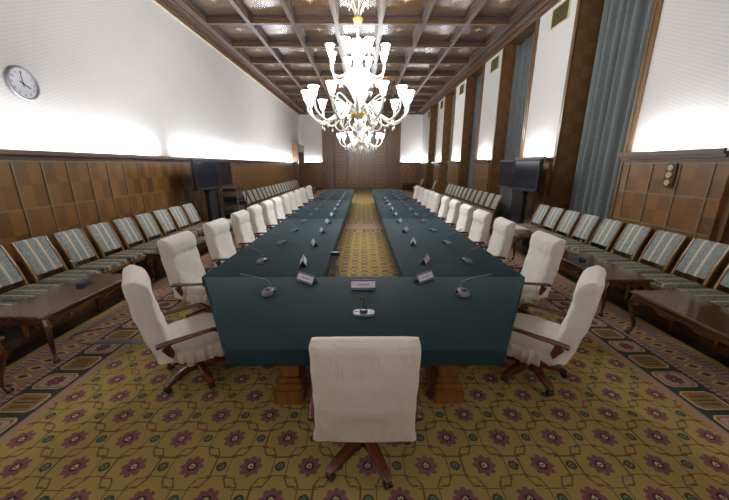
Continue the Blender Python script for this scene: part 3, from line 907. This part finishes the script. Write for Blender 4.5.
# ------------------------------------------------------------------ twin screens on pedestal stands
def twin_screens(xc, yc, face, side):
    # face: +1 screens look to +x, -1 to -x
    pl = MB().box(-.40, .40, -.60, .60, 0, .30).build('plinth', M['orange'], None, bevel=.006)
    pl.location = (xc, yc, .001); tag(pl, 'low orange brown wooden plinth under the twin screens on the %s' % side, 'plinth', 'plinths under the twin screens')
    rt = empty('screen_stand', (xc, yc, .302)); tag(rt, 'black pedestal stand for twin screens on the %s' % side, 'stand', 'black pedestal screen stands')
    MB().box(-.36, .36, -.56, .56, 0, .035).build('base', M['black'], rt, bevel=.005)
    b = MB()
    for s in (-1, 1): b.box(-.06, .06, s * .28 - .05, s * .28 + .05, .035, 1.55)
    b.box(-.05, .03, -.24, .24, .035, 1.35); b.box(-.08, .08, -.33, .33, .92, 1.0)
    b.build('column', M['black'], rt, bevel=.004)
    MB().box(-.06 * 1, .07, -.8, .8, 1.42, 1.50).build('crossbar', M['steel'], rt)
    for s in (-1, 1):
        tr = empty('display_screen', (xc + face * .15, yc + s * .585, 1.74), R(0 if face > 0 else 180) + R(4 * s * face))
        which = 'nearer the camera end' if s < 0 else 'nearer the end wall'
        tag(tr, 'black flat display screen on the %s stand, the one %s' % (side, which), 'screen', 'flat display screens')
        MB().box(-.03, .055, -.57, .57, -.405, .405).build('housing', M['black'], tr, bevel=.008)
        MB().box(.055, .058, -.525, .525, -.33, .355).build('glass', M['screen'], tr)
        q = MB()
        for a_, b_, c_, d_ in ((-.56, .56, .372, .39), (-.56, .56, -.39, -.35), (-.56, -.535, -.35, .372), (.535, .56, -.35, .372)): q.box(.055, .064, a_, b_, c_, d_)
        q.build('bezel', M['steel'], tr)
        MB().box(.064, .0655, -.04, .04, -.372, -.362).build('brand_mark', M['metal'], tr)
twin_screens(-4.55, 9.5, 1, 'clock side')
twin_screens(4.50, 9.0, -1, 'curtained side')

# equipment rack
rt = empty('equipment_rack', (-4.62, 11.25, .001)); tag(rt, 'open metal equipment rack beside the twin screens on the clock side', 'rack')
for i in (-1, 1):
    for j in (-1, 1): MB().box(i * .28 - .018, i * .28 + .018, j * .42 - .018, j * .42 + .018, 0, 1.18).build('post', M['metal'], rt)
for z in (.15, .45, .75, 1.12): MB().box(-.28, .28, -.42, .42, z, z + .02).build('shelf', M['steel'], rt)
for (z, h, w, c, n_, l_) in ((.171, .14, .38, 'black', 'amplifier', 'black amplifier on the bottom shelf of the equipment rack'), (.471, .10, .32, 'metal', 'mixing_console', 'grey mixing console on the second shelf of the equipment rack'), (.771, .16, .36, 'steel', 'video_recorder', 'dark steel recorder on the third shelf of the equipment rack'), (1.141, .08, .38, 'black', 'control_box', 'black control box on top of the equipment rack')):
    e_ = empty(n_, (-4.62, 11.25, z + .001)); tag(e_, l_, 'equipment', 'devices on the equipment rack')
    MB().box(-.22, .22, -w, w, .0, h).build('housing', M[c], e_, bevel=.006)
    q = MB()
    for k in range(5): q.tube([(.22, -w + .1 + k * .14, h / 2), (.235, -w + .1 + k * .14, h / 2)], .014, 10)
    q.build('dial', M['metal'], e_)

# papers on low tables
for x, y, l in ((-3.46, 7.9, 'pale pink paper stack on a low table on the clock side'), (3.52, 7.15, 'pale pink paper stack on a low table on the curtained side')):
    o = MB().box(-.22, .22, -.3, .3, 0, .05).build('paper_stack', M['pinkpaper'], None, bevel=.004); o.location = (x, y, .561); o.rotation_euler = (0, 0, .1)
    tag(o, l, 'papers', 'paper stacks on the low tables')
# microphones on low tables
def tmic(x, y, deg, label):
    r_ = empty('table_microphone', (x, y, .561), R(deg)); tag(r_, label, 'microphone', 'navy desk microphones on the low tables')
    MB().box(-.05, .05, -.09, .09, 0, .035).build('base', plain('navy_plastic', rgb('1f2740'), .5), r_, bevel=.008)
    MB().tube(bez([(0, .05, .03), (0, .07, .12), (-.02, .03, .22), (-.05, -.02, .30)], 5), .005, 6).build('gooseneck', M['metal'], r_, smooth=True)
    MB().tube([(-.05, -.02, .30), (-.06, -.04, .325)], .009, 8).build('microphone_head', M['paper'], r_, smooth=True)
tmic(-3.50, 3.66, 10, 'navy desk microphone on the low table beneath the clock')
tmic(3.42, 4.66, -10, 'navy desk microphone on the low table near the dial plaque')
# white box on the chair top rail / ledge near curtain
o = MB().box(-.05, .05, -.08, .08, 0, .06).build('wall_socket_box', M['paper'], None, bevel=.006); o.location = (4.88, 7.0, .985)
bpy.data.objects.remove(o)

# ------------------------------------------------------------------ wall clock
rt = empty('wall_clock', (XL + .002, 5.25, 3.20), 0); tag(rt, 'round white wall clock with silver rim on cream wallpaper', 'clock')
def disc(r, x0, x1, n=48): return [[(x, r * math.cos(2 * PI * j / n), r * math.sin(2 * PI * j / n)) for j in range(n)] for x in (x0, x1)]
n_ = 48; prof = [(.205, .004), (.235, .0), (.238, .03), (.225, .048), (.205, .045), (.203, .02)]
b = MB(); b.loft([[(x, r * math.cos(2 * PI * j / n_), r * math.sin(2 * PI * j / n_)) for j in range(n_)] for r, x in prof], close=True)
b.build('rim', M['metal'], rt, smooth=True, angle=40)
MB().loft(disc(.206, .001, .02)).build('dial', M['paper'], rt)
def hand(name, ang, L, w):
    a = R(ang); d = Vector((0, math.sin(a), math.cos(a)))
    MB().bar(-d * .05 + Vector((.024, 0, 0)), d * L + Vector((.024, 0, 0)), w, .003, up=(1, 0, 0)).build(name, M['inkblack'], rt)
# viewed from +x, clockwise on the dial runs towards +y ... -y is on the viewer's left
hand('minute_hand', -2, .165, .010); hand('hour_hand', 118, .115, .015)
MB().loft(disc(.012, .02, .03, 16)).build('hub', M['inkblack'], rt)
for h in range(1, 13):
    cu = bpy.data.curves.new('numeral', 'FONT'); cu.body = str(h); cu.size = .055; cu.extrude = .0006; cu.align_x = 'CENTER'; cu.align_y = 'CENTER'
    cu.materials.append(M['ink']); o = bpy.data.objects.new('numeral', cu); C.objects.link(o); o.parent = rt
    me = bpy.data.meshes.new_from_object(o.evaluated_get(bpy.context.evaluated_depsgraph_get())); bpy.data.objects.remove(o)
    o = bpy.data.objects.new('numeral', me); C.objects.link(o); o.parent = rt
    a = R(30 * h); o.location = (.0215, .162 * math.sin(a), .162 * math.cos(a)); o.rotation_euler = (R(90), 0, R(90))

# three-dial plaque on curtained wall
rt = empty('dial_plaque', (XR - .106, 4.97, 1.85)); tag(rt, 'reddish wooden plaque with three small brass dials on veneer panelling', 'barometer')
MB().loft([[(x, .085 * cc, .19 * ss) for cc, ss in [(math.copysign(abs(math.cos(t)) ** .45, math.cos(t)), math.copysign(abs(math.sin(t)) ** .45, math.sin(t))) for t in [2 * PI * j / 32 for j in range(32)]]] for x in (-.022, -.001)]).build('plaque', M['red_wood'], rt, bevel=.003)
for dz in (-.115, 0, .115):
    q = MB(); q.loft([[(x, r * math.cos(2 * PI * j / 24), dz + r * math.sin(2 * PI * j / 24)) for j in range(24)] for r, x in ((.05, -.022), (.052, -.038), (.045, -.044), (.04, -.036))])
    d_ = q.build('brass_dial', M['gold'], rt, smooth=True, angle=40)
    MB().loft([[(x, .039 * math.cos(2 * PI * j / 24), dz + .039 * math.sin(2 * PI * j / 24)) for j in range(24)] for x in (-.045, -.03)]).build('dial_face', M['cream'], d_)
    MB().bar((-.047, -.02, dz - .01), (-.047, .022, dz + .016), .005, .002, up=(1, 0, 0)).build('needle', M['inkblack'], d_)

# dark console by the far corner, cable strip, cable
rt = empty('console_table', (3.75, 25.9, .013)); tag(rt, 'low dark wooden console standing before the end wall', 'console table')
MB().box(-.5, .5, -.25, .25, .5, .55).build('tabletop', M['red_wood'], rt, bevel=.006)
for i in (-1, 1):
    for j in (-1, 1): MB().box(i * .44 - .03, i * .44 + .03, j * .2 - .03, j * .2 + .03, 0, .5).build('leg', M['red_wood'], rt)
MB().box(-.42, .42, -.2, .2, .2, .48).build('drawer_case', M['black'], rt, bevel=.006)
b = MB(); b.loft([[(x, 3.22 + q, z) for q, z in ((-.05, .013), (-.035, .026), (.035, .026), (.05, .013))] for x in (-3.12, -1.2)])
tag(b.build('cable_cover', M['greypl']), 'grey floor cable cover crossing the carpet towards the clock side', 'cable cover')
tag(MB().tube(bez([(-3.25, 4.05, .02), (-3.15, 3.85, .02), (-3.05, 3.8, .02), (-3.2, 3.55, .02), (-3.42, 3.45, .02), (-3.5, 3.32, .02), (-3.3, 3.2, .02), (-3.13, 3.16, .02)], 6), .004, 6).build('cable', M['black'], None, smooth=True), 'thin black cable curling from low table to the grey cable cover', 'cable')

# ------------------------------------------------------------------ chandeliers
def make_chandelier():
    rt = empty('chandelier')          # origin on the ceiling height axis at z=0 (world floor)
    G = M['glass']
    def arm(r_out, z_hub, z_low, z_cup, ang, thick, shade_h, shade_r, pend, r_low=.72):
        ca, sa = math.cos(ang), math.sin(ang)
        def P(r_, z): return (r_ * ca, r_ * sa, z)
        pts = bez([P(.07, z_hub), P(r_out * .3, z_hub + .10 * r_out), P(r_out * .42, z_hub - .05), P(r_out * r_low, z_low), P(r_out * .95, z_low + .14 * r_out), P(r_out, z_cup)], 6)
        a = MB().tube(pts, thick, 8).build('arm', G, rt, smooth=True)
        MB().lathe([(.012, -.02), (.045, .0), (.05, .012), (.02, .03)], 14, P(r_out, z_cup)).build('drip_pan', G, a, smooth=True)
        prof = [(.022, .02), (.05, .07), (.062, .14), (.07, .2), (.098, .27)]
        prof = [(r_ * shade_r / .1, z * shade_h / .27) for r_, z in prof]
        MB().lathe(prof + [(prof[-1][0] - .004, prof[-1][1])] + [(r_ - .004, z) for r_, z in prof[::-1][1:]], 24, P(r_out, z_cup), .06, 6).build('lamp_shade', M['shade'], a, smooth=True)
        if pend:
            x, y, z = P(r_out * r_low, z_low)
            b = MB(); b.tube([(x, y, z), (x, y, z - .07)], .003, 5); b.lathe([(.002, 0), (.012, -.02), (.024, -.06), (.016, -.085), (.001, -.1)], 8, (x, y, z - .06))
            b.build('glass_drop', G, a, smooth=True)
    for k in range(14): arm(1.20, 3.22, 2.97, 3.37, 2 * PI * (k + .5) / 14, .026, .25, .12, True)
    for k in range(8): arm(.66, 4.08, 3.94, 4.32, 2 * PI * (k + .5) / 8, .022, .23, .105, True)
    for k in range(8):    # lower curled arms without lamps
        a_ = 2 * PI * k / 8; ca, sa = math.cos(a_), math.sin(a_)
        pts = bez([(.06 * ca, .06 * sa, 3.15), (.3 * ca, .3 * sa, 3.28), (.52 * ca, .52 * sa, 3.08), (.54 * ca, .54 * sa, 2.88), (.42 * ca, .42 * sa, 2.80), (.34 * ca, .34 * sa, 2.88)], 6)
        c_ = MB().tube(pts, .018, 8).build('scroll', G, rt, smooth=True)
        x, y = .44 * ca, .44 * sa
        b = MB(); b.tube([(x, y, 2.82), (x, y, 2.76)], .003, 5); b.lathe([(.002, 0), (.012, -.02), (.024, -.06), (.016, -.085), (.001, -.1)], 8, (x, y, 2.77)); b.build('glass_drop', G, c_, smooth=True)
    # leaves / plumes
    def leaves(n_, r0, z0, r1, z1, curl, w):
        for k in range(n_):
            a_ = 2 * PI * (k + .25) / n_; ca, sa = math.cos(a_), math.sin(a_)
            pts = bez([(r0 * ca, r0 * sa, z0), ((r0 + (r1 - r0) * .45) * ca, (r0 + (r1 - r0) * .45) * sa, z0 + (z1 - z0) * .6), (r1 * ca, r1 * sa, z1), ((r1 + curl) * ca, (r1 + curl) * sa, z1 - curl * .4), ((r1 + curl * .6) * ca, (r1 + curl * .6) * sa, z1 - curl)], 5)
            L = len(pts); MB().tube(pts, [w * (.3 + math.sin(PI * min(1, (i + 1) / L))) for i in range(L)], 6, .4).build('glass_leaf', G, rt, smooth=True)
    leaves(12, .05, 3.38, .34, 3.88, .09, .03); leaves(8, .05, 4.15, .22, 4.60, .10, .026); leaves(8, .04, 5.14, .17, 5.4, .07, .013)
    leaves(14, .05, 3.3, .2, 4.0, .06, .03); leaves(10, .04, 4.1, .12, 4.7, .05, .024); leaves(10, .05, 3.12, .55, 3.55, .1, .026)
    # centre stem
    MB().lathe([(.015, 2.62), (.05, 2.67), (.02, 2.74), (.09, 2.84), (.14, 2.94), (.06, 3.02), (.05, 3.07), (.16, 3.18), (.20, 3.27), (.15, 3.37), (.05, 3.45), (.04, 3.6), (.08, 3.7), (.04, 3.8), (.06, 3.92), (.15, 4.0), (.17, 4.08), (.11, 4.18), (.045, 4.4), (.04, 4.6), (.07, 4.7), (.03, 4.8), (.025, 5.0)], 24).build('glass_stem', G, rt, smooth=True)
    MB().lathe([(.03, 5.0), (.07, 5.03), (.11, 5.1), (.115, 5.14), (.06, 5.15), (.02, 5.17)], 20).build('gold_cup', M['gold'], rt, smooth=True, angle=50)
    MB().lathe([(.10, 3.08), (.158, 3.14), (.175, 3.19), (.17, 3.2)], 20).build('gold_band', M['gold'], rt, smooth=True, angle=50)
    MB().tube([(0, 0, 5.15), (0, 0, 6.26)], .012, 8).build('rod', M['gold'], rt)
    MB().lathe([(.02, 6.08), (.12, 6.16), (.18, 6.22), (.18, 6.268)], 20).build('ceiling_cup', M['gold'], rt, smooth=True, angle=50)
    # light of the lamps
    def ring(n_, r_, z, e):
        for k in range(n_):
            l = bpy.data.lights.new('candle_light', 'POINT'); l.energy = e; l.color = (.93, .96, 1.0); l.shadow_soft_size = .08
            o = bpy.data.objects.new('candle_light', l); C.objects.link(o); o.parent = rt
            o.location = (r_ * math.cos(2 * PI * (k + .5) / n_), r_ * math.sin(2 * PI * (k + .5) / n_), z)
    ring(7, 1.20, 3.70, LAMP * 2); ring(4, .66, 4.62, LAMP * 2)
    return rt
ch = make_chandelier(); ch.location = (-.11, 8.0, 0)
tag(ch, 'large white glass chandelier hanging over the near half of the table', 'chandelier', 'white glass chandeliers')
c2 = copy_tree(ch); c2.location = (-.12, 17.8, 0); tag(c2, 'white glass chandelier hanging farther off, before the folding door', 'chandelier', 'white glass chandeliers')
